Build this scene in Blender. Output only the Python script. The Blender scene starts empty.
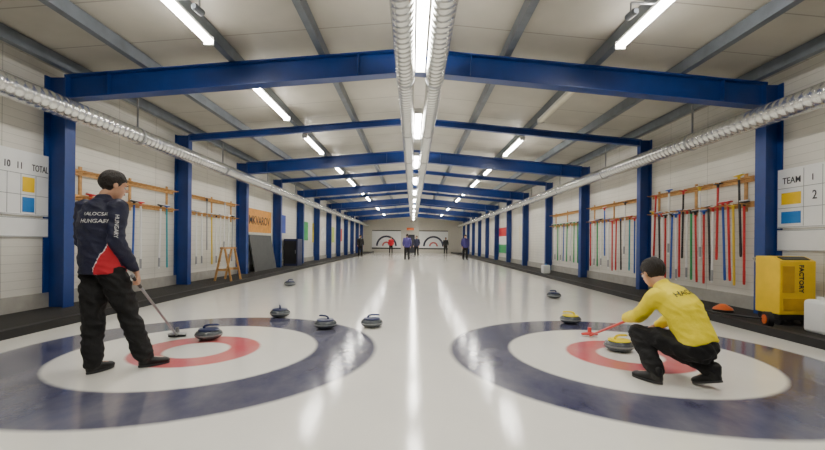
import bpy, bmesh, math, random
from mathutils import Vector, Matrix, noise
from mathutils.bvhtree import BVHTree
random.seed(7)
V=Vector
S=bpy.context.scene
COL=S.collection
WX=5.78   # inner face of the side walls

# ---------------------------------------------------------------- materials
def srgb(c):
    return tuple(((x/255)/12.92 if x/255<=0.04045 else ((x/255+0.055)/1.055)**2.4) for x in c)+(1,)
MATS={}
def pm(name,rgb,rough=.5,metal=0.,var=.12,nscale=6.,bump=0.,bscale=60.,emit=0.,wave=None,coat=0.,seam=None):
    if name in MATS: return MATS[name]
    m=bpy.data.materials.new(name); m.use_nodes=True
    nt=m.node_tree; N=nt.nodes; L=nt.links
    b=N['Principled BSDF']
    c=srgb(rgb)
    tc=N.new('ShaderNodeTexCoord'); no=N.new('ShaderNodeTexNoise'); no.inputs['Scale'].default_value=nscale
    no.inputs['Detail'].default_value=4
    L.new(tc.outputs['Object'],no.inputs['Vector'])
    rp=N.new('ShaderNodeValToRGB')
    rp.color_ramp.elements[0].position=.3; rp.color_ramp.elements[1].position=.7
    rp.color_ramp.elements[0].color=(c[0]*(1-var),c[1]*(1-var),c[2]*(1-var),1)
    rp.color_ramp.elements[1].color=(min(1,c[0]*(1+var)),min(1,c[1]*(1+var)),min(1,c[2]*(1+var)),1)
    L.new(no.outputs['Fac'],rp.inputs['Fac']); colout=rp.outputs['Color']
    if seam:   # panel joints: list of (axis index, spacing, width, darkness)
        for sm in (seam if isinstance(seam,list) else [seam]):
            sx=N.new('ShaderNodeSeparateXYZ'); L.new(tc.outputs['Object'],sx.inputs[0])
            dv=N.new('ShaderNodeMath'); dv.operation='DIVIDE'; dv.inputs[1].default_value=sm[1]; L.new(sx.outputs[sm[0]],dv.inputs[0])
            fr=N.new('ShaderNodeMath'); fr.operation='FRACT'; L.new(dv.outputs[0],fr.inputs[0])
            lt=N.new('ShaderNodeMath'); lt.operation='LESS_THAN'; lt.inputs[1].default_value=sm[2]/sm[1]; L.new(fr.outputs[0],lt.inputs[0])
            ml=N.new('ShaderNodeMath'); ml.operation='MULTIPLY'; ml.inputs[1].default_value=sm[3]; L.new(lt.outputs[0],ml.inputs[0])
            mx=N.new('ShaderNodeMix'); mx.data_type='RGBA'; L.new(ml.outputs[0],mx.inputs['Factor']); L.new(colout,mx.inputs['A'])
            mx.inputs['B'].default_value=(c[0]*.3,c[1]*.3,c[2]*.3,1); colout=mx.outputs['Result']
    L.new(colout,b.inputs['Base Color'])
    b.inputs['Roughness'].default_value=rough; b.inputs['Metallic'].default_value=metal
    if coat: b.inputs['Coat Weight'].default_value=coat
    if emit:
        b.inputs['Emission Color'].default_value=c; b.inputs['Emission Strength'].default_value=emit
    h=None
    if bump:
        n2=N.new('ShaderNodeTexNoise'); n2.inputs['Scale'].default_value=bscale
        L.new(tc.outputs['Object'],n2.inputs['Vector']); h=n2.outputs['Fac']
    if wave:
        w=N.new('ShaderNodeTexWave'); w.wave_type='BANDS'; w.bands_direction=wave[0]
        w.inputs['Scale'].default_value=wave[1]; w.inputs['Distortion'].default_value=0
        if len(wave)>3: w.wave_profile=wave[3]
        vec=tc.outputs['Object']
        if len(wave)>4:
            mp=N.new('ShaderNodeMapping'); mp.inputs['Rotation'].default_value=wave[4]
            L.new(vec,mp.inputs['Vector']); vec=mp.outputs['Vector']
        L.new(vec,w.inputs['Vector']); h=w.outputs['Fac']; bump=wave[2]
    if h is not None:
        bp=N.new('ShaderNodeBump'); bp.inputs['Strength'].default_value=bump; bp.inputs['Distance'].default_value=.02
        L.new(h,bp.inputs['Height']); L.new(bp.outputs['Normal'],b.inputs['Normal'])
    MATS[name]=m; return m

def ice_material():
    m=bpy.data.materials.new('pebbled_ice'); m.use_nodes=True
    nt=m.node_tree; N=nt.nodes; L=nt.links; b=N['Principled BSDF']
    tc=N.new('ShaderNodeTexCoord')
    dist=None
    for c in [(-2.20,4.21),(2.23,4.19),(-2.25,38.9),(2.25,38.9)]:
        d=N.new('ShaderNodeVectorMath'); d.operation='DISTANCE'
        d.inputs[1].default_value=(c[0],c[1],0)
        L.new(tc.outputs['Object'],d.inputs[0])
        if dist is None: dist=d.outputs['Value']
        else:
            mn=N.new('ShaderNodeMath'); mn.operation='MINIMUM'
            L.new(dist,mn.inputs[0]); L.new(d.outputs['Value'],mn.inputs[1]); dist=mn.outputs[0]
    nz=N.new('ShaderNodeTexNoise'); nz.inputs['Scale'].default_value=14; nz.inputs['Detail'].default_value=5
    L.new(tc.outputs['Object'],nz.inputs['Vector'])
    ma=N.new('ShaderNodeMath'); ma.operation='MULTIPLY_ADD'; ma.inputs[1].default_value=.014
    L.new(nz.outputs['Fac'],ma.inputs[0]); L.new(dist,ma.inputs[2])
    dv=N.new('ShaderNodeMath'); dv.operation='DIVIDE'; dv.inputs[1].default_value=2.0
    L.new(ma.outputs[0],dv.inputs[0])
    rp=N.new('ShaderNodeValToRGB'); cr=rp.color_ramp
    ice=(.88,.865,.80,1); red=srgb((208,86,92)); blue=srgb((48,50,86))
    st=[(0,ice),(.150,ice),(.166,red),(.300,red),(.316,ice),(.592,ice),(.612,blue),(.902,blue),(.930,ice)]
    cr.elements[0].position=0; cr.elements[0].color=ice
    cr.elements[1].position=st[-1][0]; cr.elements[1].color=ice
    for p,c in st[1:-1]:
        e=cr.elements.new(p); e.color=c
    L.new(dv.outputs[0],rp.inputs['Fac'])
    mp=N.new('ShaderNodeMapping'); mp.inputs['Scale'].default_value=(1.3,.8,1)
    L.new(tc.outputs['Object'],mp.inputs['Vector'])
    n1=N.new('ShaderNodeTexNoise'); n1.inputs['Scale'].default_value=1.6; n1.inputs['Detail'].default_value=9
    n1.inputs['Roughness'].default_value=.6
    L.new(mp.outputs['Vector'],n1.inputs['Vector'])
    mr=N.new('ShaderNodeMapRange'); mr.inputs['From Min'].default_value=.3; mr.inputs['From Max'].default_value=.75
    mr.inputs['To Min'].default_value=.02; mr.inputs['To Max'].default_value=.24
    L.new(n1.outputs['Fac'],mr.inputs['Value'])
    mx=N.new('ShaderNodeMix'); mx.data_type='RGBA'
    L.new(mr.outputs['Result'],mx.inputs['Factor']); L.new(rp.outputs['Color'],mx.inputs['A']); mx.inputs['B'].default_value=(.62,.61,.56,1)
    L.new(mx.outputs['Result'],b.inputs['Base Color'])
    n3=N.new('ShaderNodeTexNoise'); n3.inputs['Scale'].default_value=55; n3.inputs['Detail'].default_value=3
    L.new(tc.outputs['Object'],n3.inputs['Vector'])
    bp=N.new('ShaderNodeBump'); bp.inputs['Strength'].default_value=.14; bp.inputs['Distance'].default_value=.004
    L.new(n3.outputs['Fac'],bp.inputs['Height']); L.new(bp.outputs['Normal'],b.inputs['Normal'])
    b.inputs['Roughness'].default_value=.10; b.inputs['IOR'].default_value=1.5
    return m

# ---------------------------------------------------------------- mesh helpers
def obox(bm,p0,p1,w,h,up=V((0,0,1)),off=(0,0)):
    p0=V(p0);p1=V(p1); t=(p1-p0).normalized(); up=V(up)
    s=t.cross(up)
    if s.length<1e-5: s=t.cross(V((0,1,0)))
    s.normalize(); u=s.cross(t).normalized()
    o=s*off[0]+u*off[1]; vs=[]
    for p in (p0,p1):
        for a,b in ((-1,-1),(1,-1),(1,1),(-1,1)):
            vs.append(bm.verts.new(p+o+s*(a*w/2)+u*(b*h/2)))
    fs=[(3,2,1,0),(4,5,6,7),(0,1,5,4),(1,2,6,5),(2,3,7,6),(3,0,4,7)]
    return [bm.faces.new([vs[i] for i in f]) for f in fs]
def abox(bm,lo,hi):
    lo=V(lo);hi=V(hi); c=(lo+hi)/2
    return obox(bm,(c.x,lo.y,c.z),(c.x,hi.y,c.z),abs(hi.x-lo.x),abs(hi.z-lo.z))
def basis(t):
    t=t.normalized(); a=V((0,0,1)) if abs(t.z)<.9 else V((0,1,0))
    s=t.cross(a).normalized(); return s,s.cross(t).normalized()
def cone(bm,p0,p1,r0,r1,seg=16,cap=True):
    p0=V(p0);p1=V(p1); s,u=basis(p1-p0)
    A=[bm.verts.new(p0+(s*math.cos(2*math.pi*i/seg)+u*math.sin(2*math.pi*i/seg))*r0) for i in range(seg)]
    B=[bm.verts.new(p1+(s*math.cos(2*math.pi*i/seg)+u*math.sin(2*math.pi*i/seg))*r1) for i in range(seg)]
    for i in range(seg): bm.faces.new((A[i],A[(i+1)%seg],B[(i+1)%seg],B[i]))
    if cap:
        bm.faces.new(A[::-1]); bm.faces.new(B)
def ell(bm,c,rad,R=None,sub=3):
    if not hasattr(rad,'__len__'): rad=(rad,)*3
    M=Matrix.Translation(V(c)) @ ((R.to_4x4() if R else Matrix.Identity(4))) @ Matrix.Diagonal((rad[0],rad[1],rad[2],1))
    return bmesh.ops.create_icosphere(bm,subdivisions=sub,radius=1,matrix=M)['verts']
def limb(bm,pts,rads,seg=14):
    for p,r in zip(pts,rads): ell(bm,p,r,sub=2)
    for i in range(len(pts)-1): cone(bm,pts[i],pts[i+1],rads[i],rads[i+1],seg)
def loft(bm,rings,seg=24):
    prev=None;first=None
    for c,s,f,a,b in rings:
        r=[bm.verts.new(V(c)+V(s)*a*math.cos(2*math.pi*i/seg)+V(f)*b*math.sin(2*math.pi*i/seg)) for i in range(seg)]
        if prev:
            for i in range(seg): bm.faces.new((prev[i],prev[(i+1)%seg],r[(i+1)%seg],r[i]))
        else: first=r
        prev=r
    bm.faces.new(first[::-1]); bm.faces.new(prev)
def lathe(bm,prof,seg=48,c=(0,0,0)):
    c=V(c);prev=None
    for r,z in prof:
        if r<1e-6: ring=[bm.verts.new(c+V((0,0,z)))]
        else: ring=[bm.verts.new(c+V((r*math.cos(2*math.pi*i/seg),r*math.sin(2*math.pi*i/seg),z))) for i in range(seg)]
        if prev:
            for i in range(seg):
                j=(i+1)%seg
                if len(prev)==1: bm.faces.new((prev[0],ring[j],ring[i])) if len(ring)>1 else None
                elif len(ring)==1: bm.faces.new((prev[i],prev[j],ring[0]))
                else: bm.faces.new((prev[i],prev[j],ring[j],ring[i]))
        prev=ring
def tube(bm,pts,r,seg=10):
    for i in range(len(pts)-1): cone(bm,pts[i],pts[i+1],r,r,seg)
    for p in pts[1:-1]: ell(bm,p,r,sub=2)
def mkmesh(name,bm,mat,smooth=True,recalc=True):
    if recalc: bmesh.ops.recalc_face_normals(bm,faces=bm.faces[:])
    me=bpy.data.meshes.new(name); bm.to_mesh(me); bm.free()
    if mat: 
        for m in (mat if isinstance(mat,(list,tuple)) else [mat]): me.materials.append(m)
    if smooth:
        me.polygons.foreach_set('use_smooth',[True]*len(me.polygons))
        try: me.set_sharp_from_angle(angle=math.radians(40))
        except Exception: pass
    return me
def thing(name,loc,label,cat,group=None):
    o=bpy.data.objects.new(name,None); o.empty_display_size=.1; o.location=loc
    o['label']=label; o['category']=cat
    if group: o['group']=group
    COL.objects.link(o); return o
def part(par,name,me,world=True,bevel=0,label=None,loc=None):
    o=bpy.data.objects.new(name,me); COL.objects.link(o)
    if par is not None:
        if world:
            root=par; off=V((0,0,0))
            while root is not None: off+=root.location; root=root.parent
            me.transform(Matrix.Translation(-off))
        o.parent=par
    if loc is not None: o.location=loc
    if bevel:
        b=o.modifiers.new('bevel','BEVEL'); b.width=bevel; b.segments=2; b.limit_method='ANGLE'
    if label: o['label']=label
    return o
def top(name,me,label,cat,origin=None,group=None,bevel=0):
    o=bpy.data.objects.new(name,me); COL.objects.link(o)
    if origin is not None:
        me.transform(Matrix.Translation(-V(origin))); o.location=origin
    o['label']=label;o['category']=cat
    if group:o['group']=group
    if bevel:
        b=o.modifiers.new('bevel','BEVEL'); b.width=bevel; b.segments=2; b.limit_method='ANGLE'
    return o
def structure(name,me):
    o=bpy.data.objects.new(name,me); COL.objects.link(o); o['kind']='structure'; 
    return o
def dup(src,loc,rot=(0,0,0),label=None):
    def rec(o,par):
        c=o.copy(); COL.objects.link(c); c.parent=par
        for k in o.children: rec(k,c)
        return c
    c=rec(src,None); c.location=loc; c.rotation_euler=rot
    if label: c['label']=label
    return c
def setmat(o,mat,i=0):
    o.material_slots[i].link='OBJECT'; o.material_slots[i].material=mat
def text_bm(s,size,extr=0,bold=.012):
    cu=bpy.data.curves.new('t','FONT'); cu.body=s; cu.size=size; cu.align_x='CENTER'; cu.align_y='CENTER'; cu.resolution_u=3
    cu.extrude=extr; cu.offset=size*bold
    o=bpy.data.objects.new('t',cu); COL.objects.link(o)
    dg=bpy.context.evaluated_depsgraph_get(); me=bpy.data.meshes.new_from_object(o.evaluated_get(dg))
    bpy.data.objects.remove(o); bm=bmesh.new(); bm.from_mesh(me); bpy.data.meshes.remove(me)
    return bm
def text_part(par,name,s,size,pos,right,up,mat,wrap=None,squeeze=1.0,label=None,bold=.012):
    bm=text_bm(s,size, 0 if wrap else .002,bold)
    right=V(right).normalized(); up=V(up).normalized(); n=right.cross(up)
    if wrap:
        bmesh.ops.triangulate(bm,faces=bm.faces[:])
        for k in range(3):
            es=[e for e in bm.edges if e.calc_length()>size*.25]
            if es: bmesh.ops.subdivide_edges(bm,edges=es,cuts=1); bmesh.ops.triangulate(bm,faces=[f for f in bm.faces if len(f.verts)>3])
    M=Matrix((( right.x*squeeze,up.x,n.x,pos[0]),(right.y*squeeze,up.y,n.y,pos[1]),(right.z*squeeze,up.z,n.z,pos[2]),(0,0,0,1)))
    bm.transform(M)
    if wrap:
        for v in bm.verts:
            hit=wrap.ray_cast(v.co+n*.25,-n,.6)
            if hit[0] is not None: v.co=hit[0]+n*.006
    me=mkmesh(name,bm,mat,smooth=False,recalc=False)
    return part(par,name,me,label=label)
def union_mesh(bm,name,voxel,mat,smooth=4,disp=0,dscale=.12):
    me=bpy.data.meshes.new('tmp'); bmesh.ops.recalc_face_normals(bm,faces=bm.faces[:]); bm.to_mesh(me); bm.free()
    o=bpy.data.objects.new('tmp',me); COL.objects.link(o)
    r=o.modifiers.new('r','REMESH'); r.mode='VOXEL'; r.voxel_size=voxel; r.use_smooth_shade=True
    s=o.modifiers.new('s','SMOOTH'); s.factor=.5; s.iterations=smooth
    dg=bpy.context.evaluated_depsgraph_get(); dg.update()
    m2=bpy.data.meshes.new_from_object(o.evaluated_get(dg)); m2.name=name
    bpy.data.objects.remove(o); bpy.data.meshes.remove(me)
    if disp:   # cloth folds
        k=1/dscale; nr=[v.normal.copy() for v in m2.vertices]
        for v,n in zip(m2.vertices,nr):
            c=v.co
            a=1-abs(noise.noise(V((c.x*k*.75,c.y*k*.75,c.z*k*1.5+c.x*k*.6))))*2.2
            b=noise.noise(V((c.x*k*2.1,c.y*k*2.1,c.z*k*2.6)))
            v.co=c+n*disp*((a-.55)*.8+b*.25)
        m2.update()
    m2.materials.clear()
    for m in (mat if isinstance(mat,(list,tuple)) else [mat]): m2.materials.append(m)
    m2.polygons.foreach_set('use_smooth',[True]*len(m2.polygons))
    return m2

# ---------------------------------------------------------------- material set
M_ice=ice_material()
M_wall=pm('white_wall_panel',(226,223,214),.5,var=.05,nscale=1.5,wave=('Z',5.0,.5,'SAW'),seam=[(1,1.15,.012,.5),(2,.125,.010,.28)])
M_end=pm('end_wall_paint',(206,202,190),.6,var=.05)
M_ceil=pm('ceiling_panel',(176,172,161),.5,var=.10,nscale=1.2,wave=('Y',.32,.5,'SAW'),seam=(1,1.0,.022,.55))
M_blue=pm('blue_steel_paint',(20,56,128),.38,var=.12,nscale=3)
M_purl=pm('galvanised_purlin',(108,115,124),.42,metal=.35,var=.15,nscale=4)
M_duct=pm('spiral_duct_metal',(228,229,226),.26,metal=.8,var=.08,nscale=5,wave=('Y',2.6,.6,'SIN',(0,0,.25)))
M_rubber=pm('black_rubber_walkway',(36,34,32),.75,var=.3,nscale=5,bump=.4,bscale=90)
M_curb=pm('black_foam_curb',(22,21,22),.6,var=.3)
M_tube=pm('lamp_diffuser',(255,250,241),.4,emit=66,var=.0)
M_off=pm('lamp_diffuser_off',(214,208,186),.4,var=.05)
M_house=pm('lamp_housing_white',(225,225,222),.4,var=.03)
M_wood=pm('pine_wood',(196,148,88),.55,var=.25,nscale=12)
M_black=pm('black_plastic',(24,24,27),.42,var=.2)
M_white=pm('white_panel_paint',(240,241,240),.45,var=.02)
M_yel=pm('yellow_paint',(242,200,20),.4,var=.06)
M_cyan=pm('blue_card',(40,124,200),.5,var=.05)
M_dark=pm('dark_print',(28,30,36),.5,var=.05)
M_print=pm('grey_print',(60,62,70),.5,var=.05)
M_grey=pm('grey_metal',(150,152,155),.35,metal=.6,var=.1)
M_line=pm('grey_grid_line',(150,152,156),.5,var=.05)

# ---------------------------------------------------------------- room shell
L0,L1=-4.0,48.0
def slab(name,lo,hi,mat):
    bm=bmesh.new(); abox(bm,lo,hi); return structure(name,mkmesh(name,bm,mat,False))
slab('floor',(-4.5,L0,-.1),(4.5,L1,0),M_ice)
slab('floor',(-WX,L0,-.1),(-4.6,L1,.05),M_rubber)
slab('floor',(4.6,L0,-.1),(WX,L1,.05),M_rubber)
slab('trim_1',(-4.6,L0,-.1),(-4.5,L1,.10),M_curb)
slab('trim_2',(4.5,L0,-.1),(4.6,L1,.10),M_curb)
WO=WX+.15
slab('wall_left',(-WO,L0,-.1),(-WX,L1,3.9),M_wall)
slab('wall_right',(WX,L0,-.1),(WO,L1,3.9),M_wall)
slab('baseboard_left',(-WX,L0,.05),(-WX+.03,L1,.28),pm('grey_plinth',(160,157,150),.7,var=.12))
slab('baseboard_right',(WX-.03,L0,.05),(WX,L1,.28),MATS['grey_plinth'])
SL=.087
def roofz(x): return 4.37-SL*abs(x)
for nm,y0,y1 in (('wall_back',L1,L1+.15),('wall_front',L0-.15,L0)):
    bm=bmesh.new()
    pr=[(-WO,-.1),(WO,-.1),(WO,roofz(WO)),(0,roofz(0)),(-WO,roofz(WO))]
    A=[bm.verts.new((x,y0,z)) for x,z in pr]; B=[bm.verts.new((x,y1,z)) for x,z in pr]
    bm.faces.new(A); bm.faces.new(B[::-1])
    for i in range(5): bm.faces.new((A[i],A[(i+1)%5],B[(i+1)%5],B[i]))
    structure(nm,mkmesh(nm,bm,M_end,False))
bm=bmesh.new()
pr=[(-WO,roofz(WO)),(0,roofz(0)),(WO,roofz(WO)),(WO,roofz(WO)+.12),(0,roofz(0)+.12),(-WO,roofz(WO)+.12)]
A=[bm.verts.new((x,L0-.15,z)) for x,z in pr]; B=[bm.verts.new((x,L1+.15,z)) for x,z in pr]
bm.faces.new([A[0],A[1],A[4],A[5]]);bm.faces.new([A[1],A[2],A[3],A[4]])
bm.faces.new([B[0],B[1],B[4],B[5]]);bm.faces.new([B[1],B[2],B[3],B[4]])
for i in range(6): bm.faces.new((A[i],A[(i+1)%6],B[(i+1)%6],B[i]))
structure('ceiling',mkmesh('ceiling',bm,M_ceil,False))

# ---------------------------------------------------------------- steel frames
def topz(x): return 4.17-SL*abs(x)
XO=WX-.005
def xi(sx): return 5.44 if sx<0 else 5.5
def main_frame(y):
    t=thing('roof_truss',(0,y,0),'blue painted steel portal truss spanning the hall','roof truss','blue portal trusses')
    for sx in (-1,1):
        XI=xi(sx)
        bm=bmesh.new(); w=XO-XI; xm=sx*(XI+XO)/2
        p0=V((xm,0,.05)); p1=V((xm,0,topz(5.6)))
        for off in (-1,1): obox(bm,p0+V((off*(w/2-.011),0,0)),p1+V((off*(w/2-.011),0,0)),.022,.20,up=(0,1,0)) 
        obox(bm,p0,p1,w-.04,.016,up=(0,1,0))
        part(t,'column',mkmesh('column',bm,M_blue,False),world=False)
        bm=bmesh.new()
        a=V((0,0,topz(0)-.185)); b=V((sx*(XI+.01),0,topz(XI)-.185))
        for o in (-1,1): obox(bm,a,b,.20,.022,off=(0,o*.174))
        obox(bm,a,b,.016,.34)
        for k in (.9,4.9): 
            c=a.lerp(b,k/5.56); obox(bm,c-V((.008,0,0)),c+V((.008,0,0)),.18,.33)
        part(t,'rafter',mkmesh('rafter',bm,M_blue,False),world=False)
    return t
def thin_frame(y):
    t=thing('roof_tie',(0,y,0),'slim blue painted steel intermediate roof tie','roof truss','slim blue ties')
    for sx in (-1,1):
        XI=xi(sx)
        bm=bmesh.new(); w=XO-XI; xm=sx*(XI+XO)/2
        p0=V((xm,0,.05)); p1=V((xm,0,topz(5.6)))
        for off in (-1,1): obox(bm,p0+V((off*(w/2-.01),0,0)),p1+V((off*(w/2-.01),0,0)),.02,.16,up=(0,1,0))
        obox(bm,p0,p1,w-.03,.014,up=(0,1,0))
        part(t,'column',mkmesh('column',bm,M_blue,False),world=False)
        bm=bmesh.new()
        a=V((0,0,topz(0)-.075)); b=V((sx*(XI+.01),0,topz(XI)-.075))
        for o in (-1,1): obox(bm,a,b,.12,.016,off=(0,o*.067))
        obox(bm,a,b,.012,.13)
        part(t,'rafter',mkmesh('rafter',bm,M_blue,False),world=False)
    return t
y=6.5-7
while y<47:
    main_frame(y); 
    if y+3.5<47: thin_frame(y+3.5)
    y+=7
for x in (1.4,2.8,4.15,5.3):
    for sx in (-1,1):
        bm=bmesh.new(); z=topz(x)+.0
        obox(bm,(sx*x,L0+.01,z+.09),(sx*x,L1-.01,z+.09),.006,.176)
        obox(bm,(sx*(x+.05),L0+.01,z+.006),(sx*(x+.05),L1-.01,z+.006),.10,.006)
        obox(bm,(sx*(x+.05),L0+.01,z+.172),(sx*(x+.05),L1-.01,z+.172),.10,.006)
        top('roof_purlin',mkmesh('roof_purlin',bm,M_purl,False),'long galvanised steel roof purlin resting on the trusses','roof purlin',(sx*x,L0,z),'roof purlins')

# ---------------------------------------------------------------- ducts
def duct(name,x,z,r,y0,y1,label,step=3.0,strapup=.2,group=None):
    t=thing(name,(x,y0,z),label,'ventilation duct',group)
    bm=bmesh.new(); cone(bm,(0,0,0),(0,y1-y0,0),r,r,32)
    part(t,'duct_pipe',mkmesh('duct_pipe',bm,M_duct),world=False)
    yy=1.2; first=None
    while yy<y1-y0:
        if first is None:
            bm=bmesh.new(); cone(bm,(0,-.03,0),(0,.03,0),r+.008,r+.008,32)
            obox(bm,(0,0,r),(0,0,r+strapup),.025,.025,up=(0,1,0))
            first=mkmesh('duct_clamp',bm,M_grey)
        o=bpy.data.objects.new('duct_clamp',first); COL.objects.link(o); o.parent=t; o.location=(0,yy,0)
        yy+=step
    return t
duct('ventilation_duct',-.135,3.64,.135,L0+.1,L1-.2,'silver spiral ventilation duct hung beneath the roof ridge',strapup=.5,group='ridge ducts')
duct('ventilation_duct',.315,3.64,.135,L0+.1,L1-.2,'silver spiral ventilation duct hung beneath the roof ridge',strapup=.5,group='ridge ducts')
duct('ventilation_duct',-5.25,3.10,.155,L0+.1,L1-.2,'silver spiral ventilation duct running along the wall',step=3.5,strapup=.55,group='wall ducts')
duct('ventilation_duct',5.3,3.10,.155,L0+.1,L1-.2,'silver spiral ventilation duct running along the wall',step=3.5,strapup=.55,group='wall ducts')

# ---------------------------------------------------------------- lights
def fixture(length):
    t=thing('fluorescent_light',(0,0,0),'long white fluorescent strip light, switched on','light','strip lights')
    bm=bmesh.new(); obox(bm,(0,-length/2,.045),(0,length/2,.045),.11,.05); 
    for s in (-1,1): obox(bm,(0,s*(length/2),.015),(0,s*(length/2+.02),.015),.14,.11)
    part(t,'housing',mkmesh('housing',bm,M_house,False),world=False,bevel=.004)
    bm=bmesh.new(); n=10
    prof=[(.065*math.cos(a),-.045*math.sin(a)+.018) for a in [math.pi*i/n for i in range(n+1)]]
    A=[bm.verts.new((x,-length/2,z)) for x,z in prof]; B=[bm.verts.new((x,length/2,z)) for x,z in prof]
    for i in range(n): bm.faces.new((A[i],A[i+1],B[i+1],B[i]))
    bm.faces.new((A[n],A[0],B[0],B[n])); bm.faces.new(A); bm.faces.new(B[::-1])
    part(t,'diffuser',mkmesh('diffuser',bm,M_tube),world=False)
    return t
f_side=fixture(1.96)
for k in range(-1,13):
    yc=4.65+3.5*k
    for sx in (-1,1):
        if yc>L1-1.5: continue
        x=sx*2.83; z=topz(2.83)-.070
        if k==-1 and sx==-1:
            f_side.location=(x,yc,z); continue
        c=dup(f_side,(x,yc,z))
        if sx==1 and k==1:
            c['label']='long strip light fixture, switched off'
            for ch in c.children:
                if ch.name.startswith('diffuser'): setmat(ch,M_off)
yc=1.2
while yc<L1-1.5:
    c=dup(f_side,(.09,yc,3.715)); yc+=3.95

for sx in (-1,1):
    t=thing('security_camera',(sx*2.5,4.75,topz(2.8)-.02),'small grey security camera hung from the roof','camera','roof cameras')
    bm=bmesh.new(); cone(bm,(0,0,.02),(0,0,-.1),.012,.012,12); obox(bm,(0,0,.02),(sx*.3,0,.02),.03,.02)
    part(t,'bracket',mkmesh('bracket',bm,M_grey),world=False)
    bm=bmesh.new(); cone(bm,(0,-.09,-.13),(0,.06,-.11),.04,.04,20); cone(bm,(0,-.12,-.133),(0,-.09,-.13),.028,.04,20)
    part(t,'camera_body',mkmesh('camera_body',bm,M_purl),world=False)

# ---------------------------------------------------------------- curling stones
def granite():
    m=bpy.data.materials.new('granite'); m.use_nodes=True; nt=m.node_tree;N=nt.nodes;L=nt.links;b=N['Principled BSDF']
    tc=N.new('ShaderNodeTexCoord'); v=N.new('ShaderNodeTexVoronoi'); v.inputs['Scale'].default_value=130
    L.new(tc.outputs['Object'],v.inputs['Vector'])
    r=N.new('ShaderNodeValToRGB'); r.color_ramp.elements[0].color=srgb((38,44,52)); r.color_ramp.elements[1].color=srgb((88,94,98))
    L.new(v.outputs['Color'],r.inputs['Fac']); L.new(r.outputs['Color'],b.inputs['Base Color']); b.inputs['Roughness'].default_value=.25
    return m
M_gran=granite(); M_band=pm('granite_striking_band',(126,130,132),.5,var=.2,nscale=60)
def stone_proto():
    t=thing('curling_stone',(0,0,0),'','curling stone','curling stones')
    bm=bmesh.new()
    pts=[(0,.004),(.062,.004),(.066,0),(.07,.004)]
    pts+=[(.10,.012),(.128,.028),(.142,.044)]
    lathe(bm,pts+[(.1455,.052),(.1455,.068),(.142,.076),(.130,.092),(.108,.106),(.085,.112),(0,.112)],56)
    part(t,'stone_body',mkmesh('stone_body',bm,M_gran),world=False)
    bm=bmesh.new(); lathe(bm,[(.1440,.050),(.1468,.053),(.1468,.067),(.1440,.070)],56)
    part(t,'striking_band',mkmesh('striking_band',bm,M_band),world=False)
    bm=bmesh.new(); lathe(bm,[(0,.106),(.108,.107),(.112,.112),(.104,.122),(.04,.130),(0,.131)],40)
    part(t,'handle_cap',mkmesh('handle_cap',bm,M_cyan),world=False)
    bm=bmesh.new()
    pts=[V((-.045,0,.12)),V((-.05,0,.142)),V((-.035,0,.158)),V((0,0,.164)),V((.05,0,.164)),V((.085,0,.162)),V((.10,0,.158))]
    rr=[.016,.013,.0125,.0125,.0125,.013,.010]
    limb(bm,pts,rr,12)
    part(t,'handle_grip',union_mesh(bm,'handle_grip',.004,M_cyan,4),world=False)
    return t
M_hb=pm('blue_handle_plastic',(20,36,84),.35,var=.03); M_hy=pm('yellow_handle_plastic',(240,220,20),.3,var=.03)
stones=[((-2.31,4.67),M_hb,20,'blue','on the ring'),((-1.96,6.1),M_hb,110,'blue','on bare ice'),
 ((-1.12,5.32),M_hb,150,'blue','on the ring edge'),((-.53,5.44),M_hb,10,'blue','outside the ring'),
 ((-3.1,10.4),M_hb,60,'blue','on bare ice'),((2.96,8.55),M_hb,200,'blue','on bare ice'),
 ((2.26,5.84),M_hy,170,'yellow','on the ring edge'),((2.2,4.35),M_hy,15,'yellow','before the player')]
proto=stone_proto()
for i,(p,m,a,cn,wh) in enumerate(stones):
    lab='grey granite curling stone with %s handle %s'%(cn,wh)
    if i==0: s=proto; s.location=(p[0],p[1],0); s.rotation_euler=(0,0,math.radians(a)); s['label']=lab
    else: s=dup(proto,(p[0],p[1],0),(0,0,math.radians(a)),lab)
    for c in s.children:
        if c.name.startswith('handle'): setmat(c,m)

# ---------------------------------------------------------------- brooms
def broom_parts(t,length=1.22,colS=M_grey,colH=M_black,colP=M_white,rad=.0125):
    bm=bmesh.new(); cone(bm,(0,0,.03),(0,0,length),rad,rad,12); ell(bm,(0,0,length),rad*1.06,sub=2)
    part(t,'broom_shaft',mkmesh('broom_shaft',bm,colS),world=False)
    bm=bmesh.new(); cone(bm,(0,0,length-.22),(0,0,length-.02),rad+.002,rad+.002,12)
    part(t,'broom_grip',mkmesh('broom_grip',bm,M_black),world=False)
    bm=bmesh.new(); loft(bm,[((-.095,0,.022),V((0,1,0)),V((0,0,1)),.02,.01),((-.085,0,.022),V((0,1,0)),V((0,0,1)),.032,.014),((-.03,0,.026),V((0,1,0)),V((0,0,1)),.034,.018),((0,0,.03),V((0,1,0)),V((0,0,1)),.034,.022),
      ((.03,0,.026),V((0,1,0)),V((0,0,1)),.034,.018),((.085,0,.022),V((0,1,0)),V((0,0,1)),.032,.014),((.095,0,.022),V((0,1,0)),V((0,0,1)),.02,.01)],16)
    cone(bm,(0,0,.03),(0,0,.10),.026,.019,14)
    part(t,'broom_head',mkmesh('broom_head',bm,colH),world=False)
    bm=bmesh.new(); loft(bm,[((-.09,0,.004),V((0,1,0)),V((0,0,1)),.022,.010),((-.08,0,.004),V((0,1,0)),V((0,0,1)),.030,.012),((.08,0,.004),V((0,1,0)),V((0,0,1)),.030,.012),((.09,0,.004),V((0,1,0)),V((0,0,1)),.022,.010)],16)
    part(t,'broom_pad',mkmesh('broom_pad',bm,colP),world=False)
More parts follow.
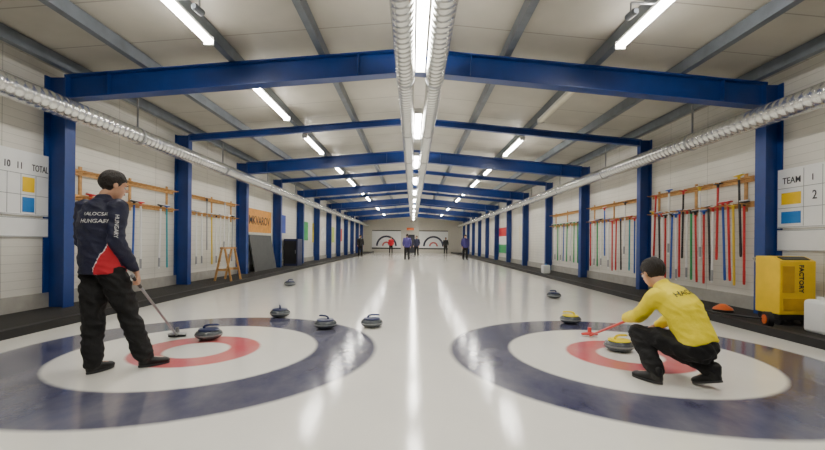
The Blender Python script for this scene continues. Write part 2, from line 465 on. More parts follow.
BC={'red':(206,34,38),'black':(30,30,34),'blue':(34,84,176),'white':(244,244,242),'green':(40,156,84),'yellow':(230,196,50),'grey':(160,162,165),'orange':(226,106,40),'teal':(60,160,170)}
BM={k:pm('broom_'+k,v,.35,var=.04) for k,v in BC.items()}
bproto=thing('curling_broom',(0,0,0),'','curling broom')
broom_parts(bproto,length=1.42,rad=.019)
BR=WX-.125
def wall_broom(side,y,ztop,shaft,head,tilt,grp,src=None):
    lab='curling broom with %s shaft and %s head on wall rack'%(shaft,head)
    R=Matrix.Rotation(math.radians(tilt),4,'X')@Matrix.Rotation(math.pi,4,'X')@Matrix.Rotation(math.pi/2,4,'Z')
    if src: c=src; c.location=(side*BR,y,ztop); c['label']=lab
    else: c=dup(bproto,(side*BR,y,ztop),(0,0,0),lab)
    c.rotation_euler=R.to_euler(); c['group']=grp
    for k in c.children:
        if k.name.startswith('broom_shaft'): setmat(k,BM[shaft])
        if k.name.startswith('broom_grip'): setmat(k,BM[shaft] if shaft!='white' else BM['grey'])
        if k.name.startswith('broom_head'): setmat(k,BM[head])
    return c
def rack(side,y0,y1,lab,grp):
    t=thing('broom_rack',(side*(WX-.02),(y0+y1)/2,1.8),lab,'broom rack',grp)
    for z in (2.27,1.84):
        bm=bmesh.new(); abox(bm,(side*(WX-.04)-.015,y0,z-.05),(side*(WX-.04)+.015,y1,z+.05))
        part(t,'rail',mkmesh('rail',bm,M_wood,False),bevel=.004)
        yy=y0+.07
        pegm=None
        while yy<y1:
            if pegm is None:
                bm=bmesh.new(); cone(bm,(0,0,0),(-side*.17,0,.01),.013,.010,10); pegm=mkmesh('peg',bm,M_wood)
            o=bpy.data.objects.new('peg',pegm); COL.objects.link(o); o.parent=t
            o.location=V((side*(WX-.05),yy,z))-t.location
            yy+=.145
    for yy in (y0+.2,(y0+y1)/2,y1-.2):
        bm=bmesh.new(); abox(bm,(side*(WX-.014)-.01,yy-.03,1.72),(side*(WX-.014)+.01,yy+.03,2.38))
        part(t,'upright',mkmesh('upright',bm,M_wood,False))
    return t
rack(1,6.9,9.8,'long wooden two-rail broom rack crowded with brooms','wall racks')
rack(1,10.3,13.2,'wooden two-rail broom rack on the wall','wall racks')
rack(1,13.85,16.7,'wooden two-rail broom rack on the wall','wall racks')
rack(-1,6.9,9.8,'wooden two-rail broom rack, mostly empty','wall racks')
rack(-1,10.3,13.2,'wooden two-rail broom rack on the wall','wall racks')
seq1=['red','black','yellow','red','blue','red','white','black','red','white','red','green','white','black','red','white','blue','white','red','white','black','red','white']
yy=7.0
for i,cn in enumerate(seq1):
    up=(i%4==1)
    wall_broom(1,yy,(2.38 if up else 1.95)-random.uniform(0,.14),cn,random.choice(['red','black','blue','red','yellow','black']),random.uniform(-3,3),'brooms on the crowded rack')
    yy+=.121
seq2=['blue','teal','white','black','red','red','white','blue','white','green','white','red']
yy=10.45
for i,cn in enumerate(seq2):
    wall_broom(1,yy,1.93-random.uniform(0,.1)+(.4 if i%5==2 else 0),cn,random.choice(['black','red','blue']),random.uniform(-2,2),'brooms on the middle rack'); yy+=.235
yy=14.05
for i,cn in enumerate(['green','green','white','green','blue','white','green','white']):
    wall_broom(1,yy,1.93,cn,'green' if i%2 else 'black',random.uniform(-2,2),'brooms on the distant rack'); yy+=.32
for y,cn,hn in ((7.2,'orange','red'),(8.32,'blue','black'),(8.52,'white','red'),(9.2,'white','black'),(9.42,'teal','blue')):
    wall_broom(-1,y,1.93,cn,hn,random.uniform(-2,2),'brooms on the nearly empty rack')
yy=10.45
for i,cn in enumerate(['white','white','white','grey','yellow','white','white','white','white','grey']):
    wall_broom(-1,yy,1.93-random.uniform(0,.05)+(.4 if i%4==3 else 0),cn,random.choice(['white','grey','black']),random.uniform(-2,2),'pale brooms on the rack'); yy+=.27
wall_broom(1,16.55,1.93,'grey','black',0,'brooms on the distant rack',src=bproto)

# ---------------------------------------------------------------- scoreboards
def scoreboard(side):
    right=V((0,-side*1.0,0)); up=V((0,0,1)); X0=WX-.006
    y0,y1=4.2,6.46
    zt,zb=(2.42,1.15) if side<0 else (2.32,1.06)
    o_=0 if side<0 else -.06
    t=thing('scoreboard',(side*X0,(y0+y1)/2,1.7),'white curling scoreboard with yellow and blue team squares','scoreboard','wall scoreboards')
    def plate(nm,ya,yb,za,zc,mat,x0,th=.01):
        bm=bmesh.new(); abox(bm,(min(side*x0,side*(x0-th)),ya,za),(max(side*x0,side*(x0-th)),yb,zc))
        return part(t,nm,mkmesh(nm,bm,mat,False))
    plate('upper_panel',y0,y1,1.47+o_,zt,M_white,X0,.028)
    plate('lower_panel',y0,y1,zb,1.44+o_,M_white,X0,.028)
    x=X0-.0285; xt=side*(X0-.034)
    for z in (2.08+o_,1.775+o_,1.485+o_,1.43+o_,zb+.01): plate('grid_line',y0+.01,y1-.01,z-.004,z+.004,M_line,x,.003)
    ys=[6.245,6.005,5.80,5.60,5.40,5.20,5.0]
    if side>0: ys=[6.03,5.75,5.47,5.19,4.91]
    for q in ys: plate('grid_line',q-.003,q+.003,1.50+o_,(2.08 if side<0 else zt-.03),M_line,x,.003)
    if side<0:
        plate('team_square',6.03,6.22,1.82,2.04,M_yel,x,.005); plate('team_square',6.03,6.22,1.52,1.74,M_cyan,x,.005)
        for s,yp,sq in (('TOTAL',6.31,.56),('11',5.98,.7),('10',5.79,.7),('9',5.59,.9),('8',5.38,.9),('7',5.17,.9)):
            text_part(t,'lettering',s,.14,(xt,yp,2.19),right,up,M_print,squeeze=sq*1.08,bold=.004)
    else:
        plate('team_square',6.07,6.39,1.77,1.95,M_yel,x,.005); plate('team_square',6.07,6.39,1.48,1.66,M_cyan,x,.005)
        text_part(t,'lettering','TEAM',.14,(xt,6.22,2.13),right,up,M_print,squeeze=.85,bold=.004)
        for s,yp in (('1',5.89),('2',5.61),('3',5.33),('4',5.05)):
            text_part(t,'lettering',s,.13,(xt,yp,2.13),right,up,M_print,bold=.002)
        text_part(t,'lettering','2',.18,(xt,5.86,1.87),right,up,M_print,squeeze=.8)
scoreboard(-1); scoreboard(1)

# ---------------------------------------------------------------- yellow ice machine
M_och=pm('ochre_panel',(206,160,20),.5)
dx=.05
t=thing('ice_machine',(5.2+dx,5.72,.05),'yellow boxy ice maintenance machine with black lettering','ice machine')
bm=bmesh.new()
pr=[(5.55,.20),(5.95,.20),(5.95,.99),(5.70,.99),(5.55,.93)]
A=[bm.verts.new((4.93+dx,y,z)) for y,z in pr]; B=[bm.verts.new((5.42+dx,y,z)) for y,z in pr]
bm.faces.new(A); bm.faces.new(B[::-1])
for i in range(5): bm.faces.new((A[i],A[(i+1)%5],B[(i+1)%5],B[i]))
part(t,'cabinet',mkmesh('cabinet',bm,M_yel,False),bevel=.01)
bm=bmesh.new(); obox(bm,(4.99+dx,5.622,.963),(5.36+dx,5.622,.963),.10,.012,up=(0,-.37,.93)); part(t,'control_panel',mkmesh('control_panel',bm,M_black,False))
bm=bmesh.new(); abox(bm,(4.95+dx,5.57,.12),(5.40+dx,5.93,.20)); part(t,'chassis',mkmesh('chassis',bm,M_black,False),bevel=.01)
bm=bmesh.new(); abox(bm,(4.96+dx,5.538,.50),(5.12+dx,5.55,.86)); part(t,'front_panel',mkmesh('front_panel',bm,M_och,False),bevel=.004)
bm=bmesh.new(); abox(bm,(4.97+dx,5.538,.26),(5.38+dx,5.55,.42)); part(t,'vent_grille',mkmesh('vent_grille',bm,M_och,False),bevel=.004)
for x in (4.99,5.36):
    for y in (5.63,5.87):
        bm=bmesh.new(); cone(bm,(x+dx-.02,y,.11),(x+dx+.02,y,.11),.06,.06,20); part(t,'wheel',mkmesh('wheel',bm,M_black))
bm=bmesh.new(); tube(bm,[V((4.98+dx,5.945,.85)),V((4.98+dx,6.05,.95)),V((5.38+dx,6.05,.95)),V((5.38+dx,5.945,.85))],.012); part(t,'handle',mkmesh('handle',bm,M_grey))
text_part(t,'lettering','FACTORY',.085,(5.215+dx,5.546,.69),(0,0,-1),(1,0,0),M_dark,bold=.025)
t=thing('plastic_canister',(5.13,5.1,.05),'white plastic canister with a lid on the walkway','canister')
bm=bmesh.new(); abox(bm,(5.0,4.95,.05),(5.28,5.25,.46)); part(t,'canister_body',mkmesh('canister_body',bm,M_white,False),bevel=.04)
bm=bmesh.new(); cone(bm,(5.08,5.1,.45),(5.08,5.1,.50),.035,.032,20); part(t,'cap',mkmesh('cap',bm,M_white))
bm=bmesh.new(); tube(bm,[V((5.14,5.1,.45)),V((5.15,5.1,.51)),V((5.23,5.1,.51)),V((5.24,5.1,.45))],.014); part(t,'handle',mkmesh('handle',bm,M_white))
t=thing('ice_scraper',(4.72,5.6,.05),'long handled ice scraper with orange hubbed wheel','ice scraper')
bm=bmesh.new(); cone(bm,(4.70,5.46,.155),(4.76,5.44,.155),.105,.105,28); part(t,'wheel',mkmesh('wheel',bm,M_black))
bm=bmesh.new(); cone(bm,(4.69,5.464,.155),(4.77,5.436,.155),.062,.062,20); part(t,'hub',mkmesh('hub',bm,BM['orange']))
bm=bmesh.new(); tube(bm,[V((4.72,5.46,.155)),V((4.72,6.3,.09)),V((4.74,6.9,.08))],.016); part(t,'shaft',mkmesh('shaft',bm,M_black))
t=thing('marker_cone',(5.12,6.75,.05),'low flat orange marker disc with black base','cone')
bm=bmesh.new(); lathe(bm,[(0,.05),(.15,.05),(.15,.075),(.12,.085),(0,.085)],32,(5.12,6.75,0)); part(t,'cone_base',mkmesh('cone_base',bm,M_black))
bm=bmesh.new(); lathe(bm,[(0,.085),(.14,.085),(.13,.11),(.07,.15),(.04,.17),(0,.175)],32,(5.12,6.75,0)); part(t,'cone_top',mkmesh('cone_top',bm,BM['orange']))
t=thing('plastic_canister',(4.95,15.2,.05),'small white plastic canister on the walkway','canister')
bm=bmesh.new(); abox(bm,(4.8,15.05,.05),(5.08,15.3,.36)); part(t,'canister_body',mkmesh('canister_body',bm,M_white,False),bevel=.04)
bm=bmesh.new(); cone(bm,(4.94,15.17,.35),(4.94,15.17,.41),.04,.035,20); part(t,'cap',mkmesh('cap',bm,M_cyan))

# wooden trestle
t=thing('wooden_trestle',(-5.0,11.2,.05),'small pale wooden trestle stand on the walkway','trestle')
for y in (10.95,11.55):
    for s in (-1,1):
        bm=bmesh.new(); obox(bm,(-5.05+s*.22,y,.05),(-5.05+s*.04,y,.92),.05,.03,up=(0,1,0)); part(t,'leg',mkmesh('leg',bm,M_wood,False))
    bm=bmesh.new(); obox(bm,(-5.22,y,.35),(-4.88,y,.35),.03,.06); part(t,'crossbar',mkmesh('crossbar',bm,M_wood,False))
bm=bmesh.new(); obox(bm,(-5.05,10.85,.93),(-5.05,11.65,.93),.09,.05); part(t,'top_rail',mkmesh('top_rail',bm,M_wood,False))
bm=bmesh.new(); obox(bm,(-5.05,10.95,.35),(-5.05,11.55,.35),.03,.05); part(t,'stretcher',mkmesh('stretcher',bm,M_wood,False))

def flat(name,side,ya,yb,za,zb,mat,label,cat,text=None,tsize=.4,tm=None,group=None,bands=None):
    X0=WX-.006
    t=thing(name,(side*X0,(ya+yb)/2,za),label,cat,group)
    if bands:
        n=len(bands)
        bm=bmesh.new()
        for i,_ in enumerate(bands):
            z1=zb-(zb-za)*i/n; z0=zb-(zb-za)*(i+1)/n
            fs=abox(bm,(min(side*X0,side*(X0-.015)),ya,z0),(max(side*X0,side*(X0-.015)),yb,z1))
            for f in fs: f.material_index=i
        part(t,'sheet',mkmesh('sheet',bm,bands,False))
    else:
        bm=bmesh.new(); abox(bm,(min(side*X0,side*(X0-.015)),ya,za),(max(side*X0,side*(X0-.015)),yb,zb)); part(t,'sheet',mkmesh('sheet',bm,mat,False))
    if text: text_part(t,'lettering',text,tsize,(side*(X0-.018),(ya+yb)/2,(za+zb)/2),(0,-side,0),(0,0,1),tm)
    return t
flat('banner',-1,14.2,16.7,1.45,2.3,pm('orange_banner_cloth',(216,150,66),.6),'orange advertising banner with dark lettering','banner','MKVAROV',.44,M_dark)
bm=bmesh.new(); obox(bm,(-5.45,15.3,.06),(-5.68,15.3,1.35),2.2,.03,up=(1,0,0))
top('notice_board',mkmesh('notice_board',bm,pm('dark_board',(70,72,72),.6),False),'dark grey board leaning against the wall','board',(-5.5,15.3,.06))
for ya,yb,za,zb,c,l in ((17.8,18.6,1.5,2.3,(40,70,170),'blue'),(21.3,22.6,1.2,2.2,(60,160,84),'green'),(23.6,25.2,1.1,2.2,(224,206,60),'yellow'),(25.9,27.2,1.2,2.1,(232,232,228),'white'),(28.6,30.2,1.1,2.2,(180,200,90),'lime green'),(32.0,33.5,1.2,2.2,(200,60,50),'red')):
    flat('poster',-1,ya,yb,za,zb,pm('poster_'+l.replace(' ','_'),c,.5,var=.25,nscale=3),'%s poster fixed to the white wall'%l,'poster',group='wall posters')
flat('poster',1,21.1,22.2,1.3,2.1,pm('poster_beige',(225,215,190),.5,var=.1),'beige poster fixed to the white wall','poster',group='wall posters')
flat('tricolour_flag',1,25.2,27.3,.55,2.15,None,'red white and green tricolour flag on the wall','flag',bands=[BM['red'],BM['white'],BM['green']])
t=thing('equipment_cabinet',(-5.4,18.6,.05),'dark blue equipment cabinet against the wall','cabinet')
bm=bmesh.new(); abox(bm,(-5.72,18.2,.05),(-5.1,19.0,1.25)); part(t,'cabinet_body',mkmesh('cabinet_body',bm,pm('dark_blue_cab',(40,46,80),.5),False),bevel=.02)
bm=bmesh.new(); abox(bm,(-5.7,18.18,.15),(-5.15,18.2,1.15)); part(t,'door',mkmesh('door',bm,M_black,False))
bm=bmesh.new(); abox(bm,(-5.2,18.165,.6),(-5.18,18.18,.75)); part(t,'handle',mkmesh('handle',bm,M_grey,False))

for sx,xa,xb in ((-1,-4.75,-1.35),(1,.75,4.15)):
    xc=(xa+xb)/2; Y=L1-.005
    t=thing('target_panel',(xc,Y,.4),'large white panel with arched target rings on the end wall','panel','end wall panels')
    bm=bmesh.new(); abox(bm,(xa,Y-.04,.4),(xb,Y,2.6)); part(t,'panel',mkmesh('panel',bm,M_white,False))
    for r0,r1,m in ((1.0,1.22,pm('dark_blue_ring',(44,48,72),.5)),(.34,.52,pm('pink_ring',(190,96,96),.5))):
        bm=bmesh.new(); n=24
        for i in range(n):
            a0=math.pi*i/n;a1=math.pi*(i+1)/n
            q=[bm.verts.new((xc+r*math.cos(a),Y-.045,.75+r*math.sin(a))) for r,a in ((r0,a0),(r1,a0),(r1,a1),(r0,a1))]
            bm.faces.new(q)
        part(t,'ring_arc',mkmesh('ring_arc',bm,m,False))
    for lo,hi in (((xa,Y-.05,.4),(xb,Y-.04,.55)),((xa,Y-.05,2.5),(xb,Y-.04,2.6))):
        bm=bmesh.new(); abox(bm,lo,hi); part(t,'border_stripe',mkmesh('border_stripe',bm,M_dark,False))
bm=bmesh.new(); abox(bm,(-.75,L1-.06,0),(.25,L1,2.1)); structure('door_1',mkmesh('door_1',bm,pm('dark_door',(50,50,60),.5),False))
bm=bmesh.new(); abox(bm,(-.7,L1-.1,2.6),(.15,L1-.005,2.9))
top('exit_sign',mkmesh('exit_sign',bm,BM['orange'],False),'small orange sign above the end door','sign',(-.3,L1-.03,2.6))

# ---------------------------------------------------------------- people
M_skin=pm('skin',(206,158,128),.5,var=.06,nscale=9)
M_hair=pm('dark_hair',(30,22,18),.5,var=.5,nscale=60,bump=.8,bscale=160)
M_eye=pm('eye_white',(235,235,230),.2,var=0); M_pup=pm('pupil',(20,14,12),.2,var=0); M_lip=pm('lips',(170,90,84),.5,var=.05)
M_pants=pm('black_trousers',(12,12,14),.8,var=.25,nscale=10,bump=.3,bscale=40)
M_shoe=pm('black_shoe',(14,14,16),.45,var=.2)
def hand(bm,w,d,n,s,thetas):
    d=d.normalized();n=n.normalized();s=s.normalized()
    loft(bm,[(w-d*.01,s,n,.026,.02),(w+d*.02,s,n,.033,.018),(w+d*.06,s,n,.041,.016),(w+d*.086,s,n,.039,.012)],14)
    for i,(ln,r) in enumerate(((.070,.0092),(.080,.0095),(.074,.0092),(.060,.0082))):
        p=w+d*(.083-.004*(i==3))+s*(.030-.0205*i); pts=[p]
        for th,fr in zip(thetas,(.44,.31,.25)):
            a=math.radians(th); p=p+(d*math.cos(a)+n*math.sin(a))*ln*fr; pts.append(p)
        limb(bm,pts,[r,r*.97,r*.9,r*.8],8)
    p=w+d*.025+s*.028; q=p+(d*.6+s*.55+n*.45).normalized()*.042; q2=q+(d*.75-s*.05+n*.65).normalized()*.032; q3=q2+(d*.5-s*.2+n*.8).normalized()*.022
    limb(bm,[p,q,q2,q3],[.015,.0115,.0105,.009],8)
GRIP=(30,100,170); RELAX=(15,40,60)
def head_parts(bm,hc,f,u,r):
    R=Matrix((r,f,u)).transposed()
    ell(bm,hc+u*.028-f*.012,(.076,.094,.088),R)
    ell(bm,hc-u*.035+f*.022,(.060,.066,.078),R)
    ell(bm,hc-u*.088+f*.045,(.030,.030,.024),R)
    cone(bm,hc+f*.082+u*.012,hc+f*.104-u*.022,.007,.014,10); ell(bm,hc+f*.101-u*.022,(.017,.013,.011),R,2)
    ell(bm,hc+f*.078+u*.022,(.05,.014,.012),R,2)
    for k in (-1,1): ell(bm,hc+r*.079*k-f*.008-u*.004,(.012,.020,.032),R,2)
def lerpt(x,pts):
    if x<=pts[0][0]: return pts[0][1]
    for (a,b),(c,d) in zip(pts,pts[1:]):
        if x<=c: return b+(d-b)*(x-a)/(c-a)
    return pts[-1][1]
def person(name,base,label,J,jm,voxel=.0075,jackpaint=None,disp=.016,group=None,legw=1.0,slv=1.0,g0=.028,longhair=0,hem=.10,roundback=0):
    t=thing(name,(base[0],base[1],0),label,'person',group)
    for k in list(J): 
        if not isinstance(J[k],(str,)) : J[k]=V(J[k])
    hf=J['hf'].normalized(); hu=J['hu'].normalized(); hr=hf.cross(hu).normalized(); hu=hr.cross(hf)
    pr=J['pr'].normalized(); cr=J['cr'].normalized()
    pel,chest,neck,hc=J['pelvis'],J['chest'],J['neck'],J['head']
    sp=(chest-pel).normalized(); sp2=(neck-chest).normalized()
    pf=sp.cross(pr).normalized(); cf=sp2.cross(cr).normalized()
    def torso(bm,g,gh=0):
        mid=pel.lerp(chest,.5); mr=(pr+cr).normalized(); mf=(pf+cf).normalized()
        # pf/cf point backwards or forwards; find the backward sense from the head direction
        bk=-mf if mf.dot(hf)>0 else mf
        mid=mid+bk*roundback*.8; ch=chest+bk*roundback
        loft(bm,[(pel-sp*hem,pr,pf,.13+g+gh,.105+g+gh),(pel,pr,pf,.150+g+gh*.6,.115+g+gh*.6),(mid,mr,mf,.135+g+gh*.5,.105+g+gh*.5),(ch-sp2*.04,cr,cf,.155+g,.12+g),(ch.lerp(chest,.5)+sp2*.08,cr,cf,.165+g,.11+g),(neck-sp2*.045,cr,cf,.12+g,.085+g),(neck+sp2*.0,cr,cf,.06+g*.7,.06+g*.7)],28)
    bm=bmesh.new(); torso(bm,-.012)
    limb(bm,[neck-sp2*.05,neck.lerp(hc,.35)-hf*.01,hc-hu*.05-hf*.012],[.062,.054,.052],16)
    head_parts(bm,hc,hf,hu,hr)
    for s in 'LR':
        limb(bm,[J['sh'+s],J['el'+s],J['wr'+s]],[.048,.038,.026])
        hand(bm,J['wr'+s],J['hd'+s],J['hn'+s],J['hs'+s],GRIP if J['hg'+s].x>0 else RELAX)
        limb(bm,[J['hip'+s],J['kn'+s],J['an'+s]],[.078,.055,.038])
        limb(bm,[J['an'+s]-V((0,0,.02)),J['toe'+s]-(J['toe'+s]-J['an'+s]).normalized()*.03],[.034,.024])
    part(t,'body',union_mesh(bm,'body',voxel,M_skin,3))
    bm=bmesh.new(); R=Matrix((hr,hf,hu)).transposed()
    vs=ell(bm,hc+hu*.034-hf*.020,(.090,.106,.102),R,6)
    for v in vs:
        q=v.co-hc; a=q.dot(hf); b=q.dot(hu)
        lim=lerpt(a,[(-.06,-.095-longhair),(-.03,-.07-longhair),(-.012,-.02-longhair),(.012,-.012-longhair),(.03,.0),(.045,.035),(.07,.055)])
        w=max(0,min(1,(b-lim)/.012+.5)); w=w*w*(3-2*w)
        n_=noise.noise(V((q.dot(hr)*55,a*18,b*22)))*.008+noise.noise(q*130)*.002
        v.co=hc+q*(.82+.18*w)+q.normalized()*(n_*w)
    hair=part(t,'hair',mkmesh('hair',bm,M_hair))
    hair.data.polygons.foreach_set('use_smooth',[True]*len(hair.data.polygons))
    for k in (-1,1):
        bm=bmesh.new(); c=hc+hf*.076+hr*.03*k; ell(bm,c,.0125,sub=3); e=part(t,'eye',mkmesh('eye',bm,M_eye))
        bm=bmesh.new(); ell(bm,c+hf*.0085,.0062,sub=2); part(e,'pupil',mkmesh('pupil',bm,M_pup))
        bm=bmesh.new(); ell(bm,c+hf*.010+hu*.022,(.018,.006,.004),R,2); part(t,'eyebrow',mkmesh('eyebrow',bm,M_hair))
    bm=bmesh.new(); ell(bm,hc+hf*.083-hu*.055,(.022,.008,.007),R,3); part(t,'mouth',mkmesh('mouth',bm,M_lip))
    bm=bmesh.new(); ell(bm,pel-sp*.03,(.165,.125,.13),Matrix((pr,pf,sp)).transposed())
    for s in 'LR':
        an=J['an'+s]; kn=J['kn'+s]; L_=legw
        limb(bm,[J['hip'+s],J['hip'+s].lerp(kn,.5),kn,kn.lerp(an,.5),an.lerp(kn,.05)],[.105,.092*L_,.074*L_,.070*L_,.066*L_],18)
    part(t,'trousers',union_mesh(bm,'trousers',max(voxel,.009),M_pants,4,.022 if disp else 0,.10))
    bm=bmesh.new(); torso(bm,g0,g0*.6)
    loft(bm,[(neck-sp2*.03,cr,cf,.085,.08),(neck+sp2*.025,cr,cf,.068,.068),(neck+sp2*.045,cr,cf,.066,.066)],24)
    for s in 'LR':
        sh,el,wr=J['sh'+s],J['el'+s],J['wr'+s]
        limb(bm,[sh.lerp(chest,.25),sh,sh.lerp(el,.5),el,el.lerp(wr,.5),wr.lerp(el,.12)],[.085,.074*slv,.068*slv,.062*slv,.055*slv,.042],18)
    me=union_mesh(bm,'jacket',max(voxel,.0065) if voxel<.01 else voxel,jm,6,disp,.10)
    if jackpaint:
        for p in me.polygons: p.material_index=jackpaint(p.center)
    bvh=BVHTree.FromPolygons([v.co.copy() for v in me.vertices],[tuple(p.vertices) for p in me.polygons])
    jk=part(t,'jacket',me)
    for s in 'LR':
        an,toe=J['an'+s],J['toe'+s]
        g=V((toe.x-an.x,toe.y-an.y,0)).normalized(); 
        heel=an-V((0,0,.045))-g*.045
        ax=(toe-heel).normalized(); sd=ax.cross(V((0,0,1))).normalized(); up=sd.cross(ax)
        LL=(toe-heel).length+.03
        bm=bmesh.new()
        loft(bm,[(heel+up*.005,sd,up,.020,.025),(heel+ax*.03+up*.01,sd,up,.036,.042),(heel+ax*LL*.4+up*.008,sd,up,.039,.042),(heel+ax*LL*.7,sd,up,.047,.032),(heel+ax*LL*.9-up*.003,sd,up,.042,.026),(heel+ax*LL-up*.006,sd,up,.02,.014)],18)
        limb(bm,[an+V((0,0,.025)),an-V((0,0,.02))],[.045,.046])
        sh=part(t,'shoe',union_mesh(bm,'shoe',.007,M_shoe,3))
        bm=bmesh.new(); n=20; lo=[];hi=[]
        for i in range(n):
            a=2*math.pi*i/n; q=heel+ax*(LL*.5+LL*.52*math.cos(a))+sd*(.043*math.sin(a)); 
            lo.append(bm.verts.new(q-up*.034)); hi.append(bm.verts.new(q-up*.018))
        bm.faces.new(lo[::-1]); bm.faces.new(hi)
        for i in range(n): bm.faces.new((lo[i],lo[(i+1)%n],hi[(i+1)%n],hi[i]))
        part(sh,'sole',mkmesh('sole',bm,pm('shoe_sole',(60,60,62),.6)))
    return t,jk,bvh
def orth(J,k,hand):
    d=V(J['hd'+k]).normalized(); sv=V(J['hs'+k]); sv=(sv-d*sv.dot(d)).normalized(); J['hd'+k]=d;J['hs'+k]=sv; J['hn'+k]=sv.cross(d) if hand=='R' else d.cross(sv)

# ---- standing man
C=V((-2.71,3.57,0))
r=V((.975,-.22,0)).normalized(); f=V((.22,.975,0)).normalized()
elR=C+r*.235+f*(-.07)+V((0,0,1.11))
grip=V((-2.435,3.62,.755))
s=(V((-2.72,4.75,.05))-grip).normalized()
dd=(grip-elR); dd=(dd-s*dd.dot(s)).normalized(); nn=s.cross(dd)
wrR=grip-dd*.093-nn*.022
hf=V((.66,.72,-.22)).normalized()
shc=C+V((0,-.005,1.40))
J=dict(pelvis=C+V((.01,0,.93)),chest=C+V((0,-.01,1.24)),neck=C+V((.015,.005,1.465)),head=(-2.635,3.62,1.595),hf=hf,hu=(0.05,.12,1),pr=r,cr=r,
 shR=shc+r*.18,shL=shc-r*.18,elR=elR,wrR=wrR,hdR=dd,hnR=nn,hsR=s,hgR=(1,0,0),
 elL=shc-r*.235+f*.03-V((0,0,.29)),wrL=C-r*.17+f*.17+V((0,0,.93)),hdL=(.25,.3,-.9),hnL=(1,-.2,.2),hsL=(.2,.95,.3),hgL=(0,0,0),
 hipL=C+V((0.01,0,.88))-r*.085,hipR=C+V((0.01,0,.88))+r*.085,knL=(-2.74,3.53,.48),knR=(-2.49,3.61,.47),
 anL=(-2.67,3.43,.085),anR=(-2.355,3.62,.085),toeL=(-2.64,3.60,.036),toeR=(-2.245,3.75,.036))
orth(J,'L','L')
M_navy=pm('navy_jacket',(20,25,56),.6,var=.2,nscale=12,bump=.2,bscale=60); M_red=pm('red_jacket_panel',(196,24,42),.6,var=.1)
def paint(c):
    q=c-C; a=q.dot(r); b=q.dot(f)
    if a<.205 and b<.16:
        e=.86+(a-.085)*2.8
        if c.z<1.10 and a>.085 and c.z<e: return 1
        if c.z<1.112 and a>.08 and c.z<e+.014: return 2
    return 0
man,jk,bvh=person('person',(-2.6,3.57),'person standing in navy jacket and black trousers holding a broom',J,[M_navy,M_red,M_white],jackpaint=paint,legw=1.12,slv=1.05,g0=.034,disp=.012)
bk=C+r*.025
for s_,sz,z in (('KALOCSAI',.040,1.335),('HUNGARY',.046,1.275)):
    text_part(jk,'lettering',s_,sz,(bk.x,bk.y-.3,z),r,(0,0,1),M_white,wrap=bvh,bold=.0)
sh=shc+r*.18
dn=(elR-sh).normalized(); out=V((.55,-.83,0)); upv=out.cross(dn).normalized()
mid=sh.lerp(elR,.55)
text_part(jk,'lettering','HUNGARY',.042,mid+out*.1,dn,upv,M_white,wrap=bvh,bold=.0)

def held_broom(head,through,length,label,sc,hc_,pc):
    head=V(head); z=(V(through)-head).normalized()
    x=z.cross(V((0,0,1))).normalized(); y=z.cross(x)
    t=thing('curling_broom',head,label,'curling broom')
    broom_parts(t,length,sc,hc_,pc)
    R=Matrix((x,y,z)).transposed(); t.rotation_euler=R.to_euler()
    Rl=R.inverted()
    q=(Rl@V((0,0,1))); ang=V((0,0,1)).rotation_difference(q)
    for c in t.children:
        if c.name.startswith(('broom_head','broom_pad')):
            c.rotation_mode='QUATERNION'; c.rotation_quaternion=ang
    return t
held_broom((-2.72,4.76,.012),grip,1.50,'curling broom held by the standing player, grey shaft',M_grey,M_grey,M_black)

# ---- crouching woman
F=V((-.45,.89,0)).normalized(); Rr=V((F.y,-F.x,0))
headb=V((2.17,5.0,.012)); gripw=V((2.12,3.90,.435))
s=(headb-gripw).normalized(); elL=V((1.995,3.61,.50))
dd=V((.22,.42,-.20)); dd=(dd-s*dd.dot(s)).normalized(); nn=dd.cross(s)
wrL=gripw-dd*.093-nn*.022
shc=V((2.165,3.47,.70))
J=dict(pelvis=(2.265,3.26,.345),chest=(2.20,3.40,.60),neck=(2.15,3.52,.765),head=(2.12,3.62,.875),hf=(-.22,.90,-.40),hu=(-.10,.40,1),pr=Rr,cr=Rr,
 shL=shc-Rr*.165,shR=shc+Rr*.165,elL=elL,wrL=wrL,hdL=dd,hnL=nn,hsL=s,hgL=(1,0,0),
 elR=(2.38,3.66,.50),wrR=(2.27,3.80,.38),hdR=(-.55,.45,-.5),hnR=(0,0,-1),hsR=(-.7,-.5,.3),hgR=(0,0,0),
 hipL=V((2.265,3.26,.32))-Rr*.085,hipR=V((2.265,3.26,.32))+Rr*.085,knL=(1.95,3.53,.37),knR=(2.20,3.64,.27),
 anL=(1.995,3.33,.085),anR=(2.37,3.20,.15),toeL=(1.915,3.49,.036),toeR=(2.31,3.33,.04))
orth(J,'R','R')
M_jy=pm('yellow_jacket',(248,226,26),.6,var=.05,nscale=10,bump=.2,bscale=50)
wom,jk,bvh=person('person',(2.15,3.4),'person crouching in yellow jacket and black trousers with a red broom',J,[M_jy],slv=1.0,g0=.024,longhair=.012,disp=.009,hem=.035,roundback=.03)
sp=(V((2.15,3.52,.765))-V((2.265,3.26,.345))).normalized()
nrm=Rr.cross(sp)
text_part(jk,'lettering','HACKY',.066,V((2.175,3.44,.655))-Rr*.015+nrm*.2,Rr,sp,M_dark,wrap=bvh,bold=.012)
M_rb=pm('red_broom_shaft',(214,66,56),.35,var=.05)
held_broom(headb,gripw,1.28,'red curling broom held by the crouching player',M_rb,M_rb,M_white)

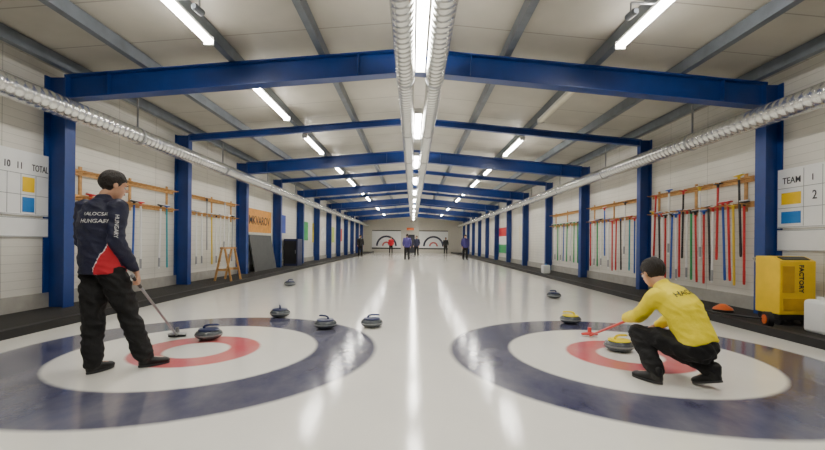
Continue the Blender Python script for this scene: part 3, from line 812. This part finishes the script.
# ---- distant people
r=V((1,0,0))
J=dict(pelvis=(0,0,.93),chest=(0,0,1.24),neck=(0,.01,1.46),head=(0,.03,1.60),hf=(0,1,-.1),hu=(0,.1,1),pr=r,cr=r,
 shR=(.185,0,1.40),shL=(-.185,0,1.40),elR=(.25,.0,1.12),elL=(-.25,.0,1.12),wrR=(.24,.12,.90),wrL=(-.24,.12,.90),
 hdR=(0,.3,-1),hdL=(0,.3,-1),hnR=(-1,0,0),hnL=(1,0,0),hsR=(0,1,.3),hsL=(0,1,.3),hgR=(0,0,0),hgL=(0,0,0),
 hipL=(-.085,0,.88),hipR=(.085,0,.88),knL=(-.11,.02,.48),knR=(.11,.02,.48),anL=(-.12,-.02,.085),anR=(.13,.0,.085),toeL=(-.14,.15,.036),toeR=(.16,.16,.036))
orth(J,'R','R'); orth(J,'L','L')
fj=pm('purple_jacket',(64,54,120),.6); 
far,_,_=person('person',(0,0),'person standing on the ice in a dark purple jacket',J,[fj],voxel=.012,disp=0,group='distant players')
far.location=(-.36,27,0)
jackets={'black':M_black,'dark blue':M_navy,'red':M_red,'purple':fj}
for x,y,a,c in ((-4.2,33,200,'black'),(-2.2,42,180,'red'),(.35,34,160,'dark blue'),(3.4,42,180,'black'),(3.6,28,190,'purple')):
    q=dup(far,(x,y,0),(0,0,math.radians(a)),'person standing on the ice in a %s jacket'%c)
    for k in q.children:
        if k.name.startswith('jacket'): setmat(k,jackets[c])

# ---------------------------------------------------------------- camera / world
cam=bpy.data.cameras.new('camera'); co=bpy.data.objects.new('camera',cam); COL.objects.link(co)
cam.sensor_width=36; cam.lens=410/825*36; cam.shift_y=18/825; cam.clip_start=.05; cam.clip_end=200
co.matrix_world=Matrix.Translation((0,0,1.12))@Matrix.Rotation(math.pi/2,4,'X')@Matrix.Rotation(math.radians(.6),4,'Z')
S.camera=co
w=bpy.data.worlds.new('world'); S.world=w; w.use_nodes=True
w.node_tree.nodes['Background'].inputs[0].default_value=(.6,.65,.7,1); w.node_tree.nodes['Background'].inputs[1].default_value=.3
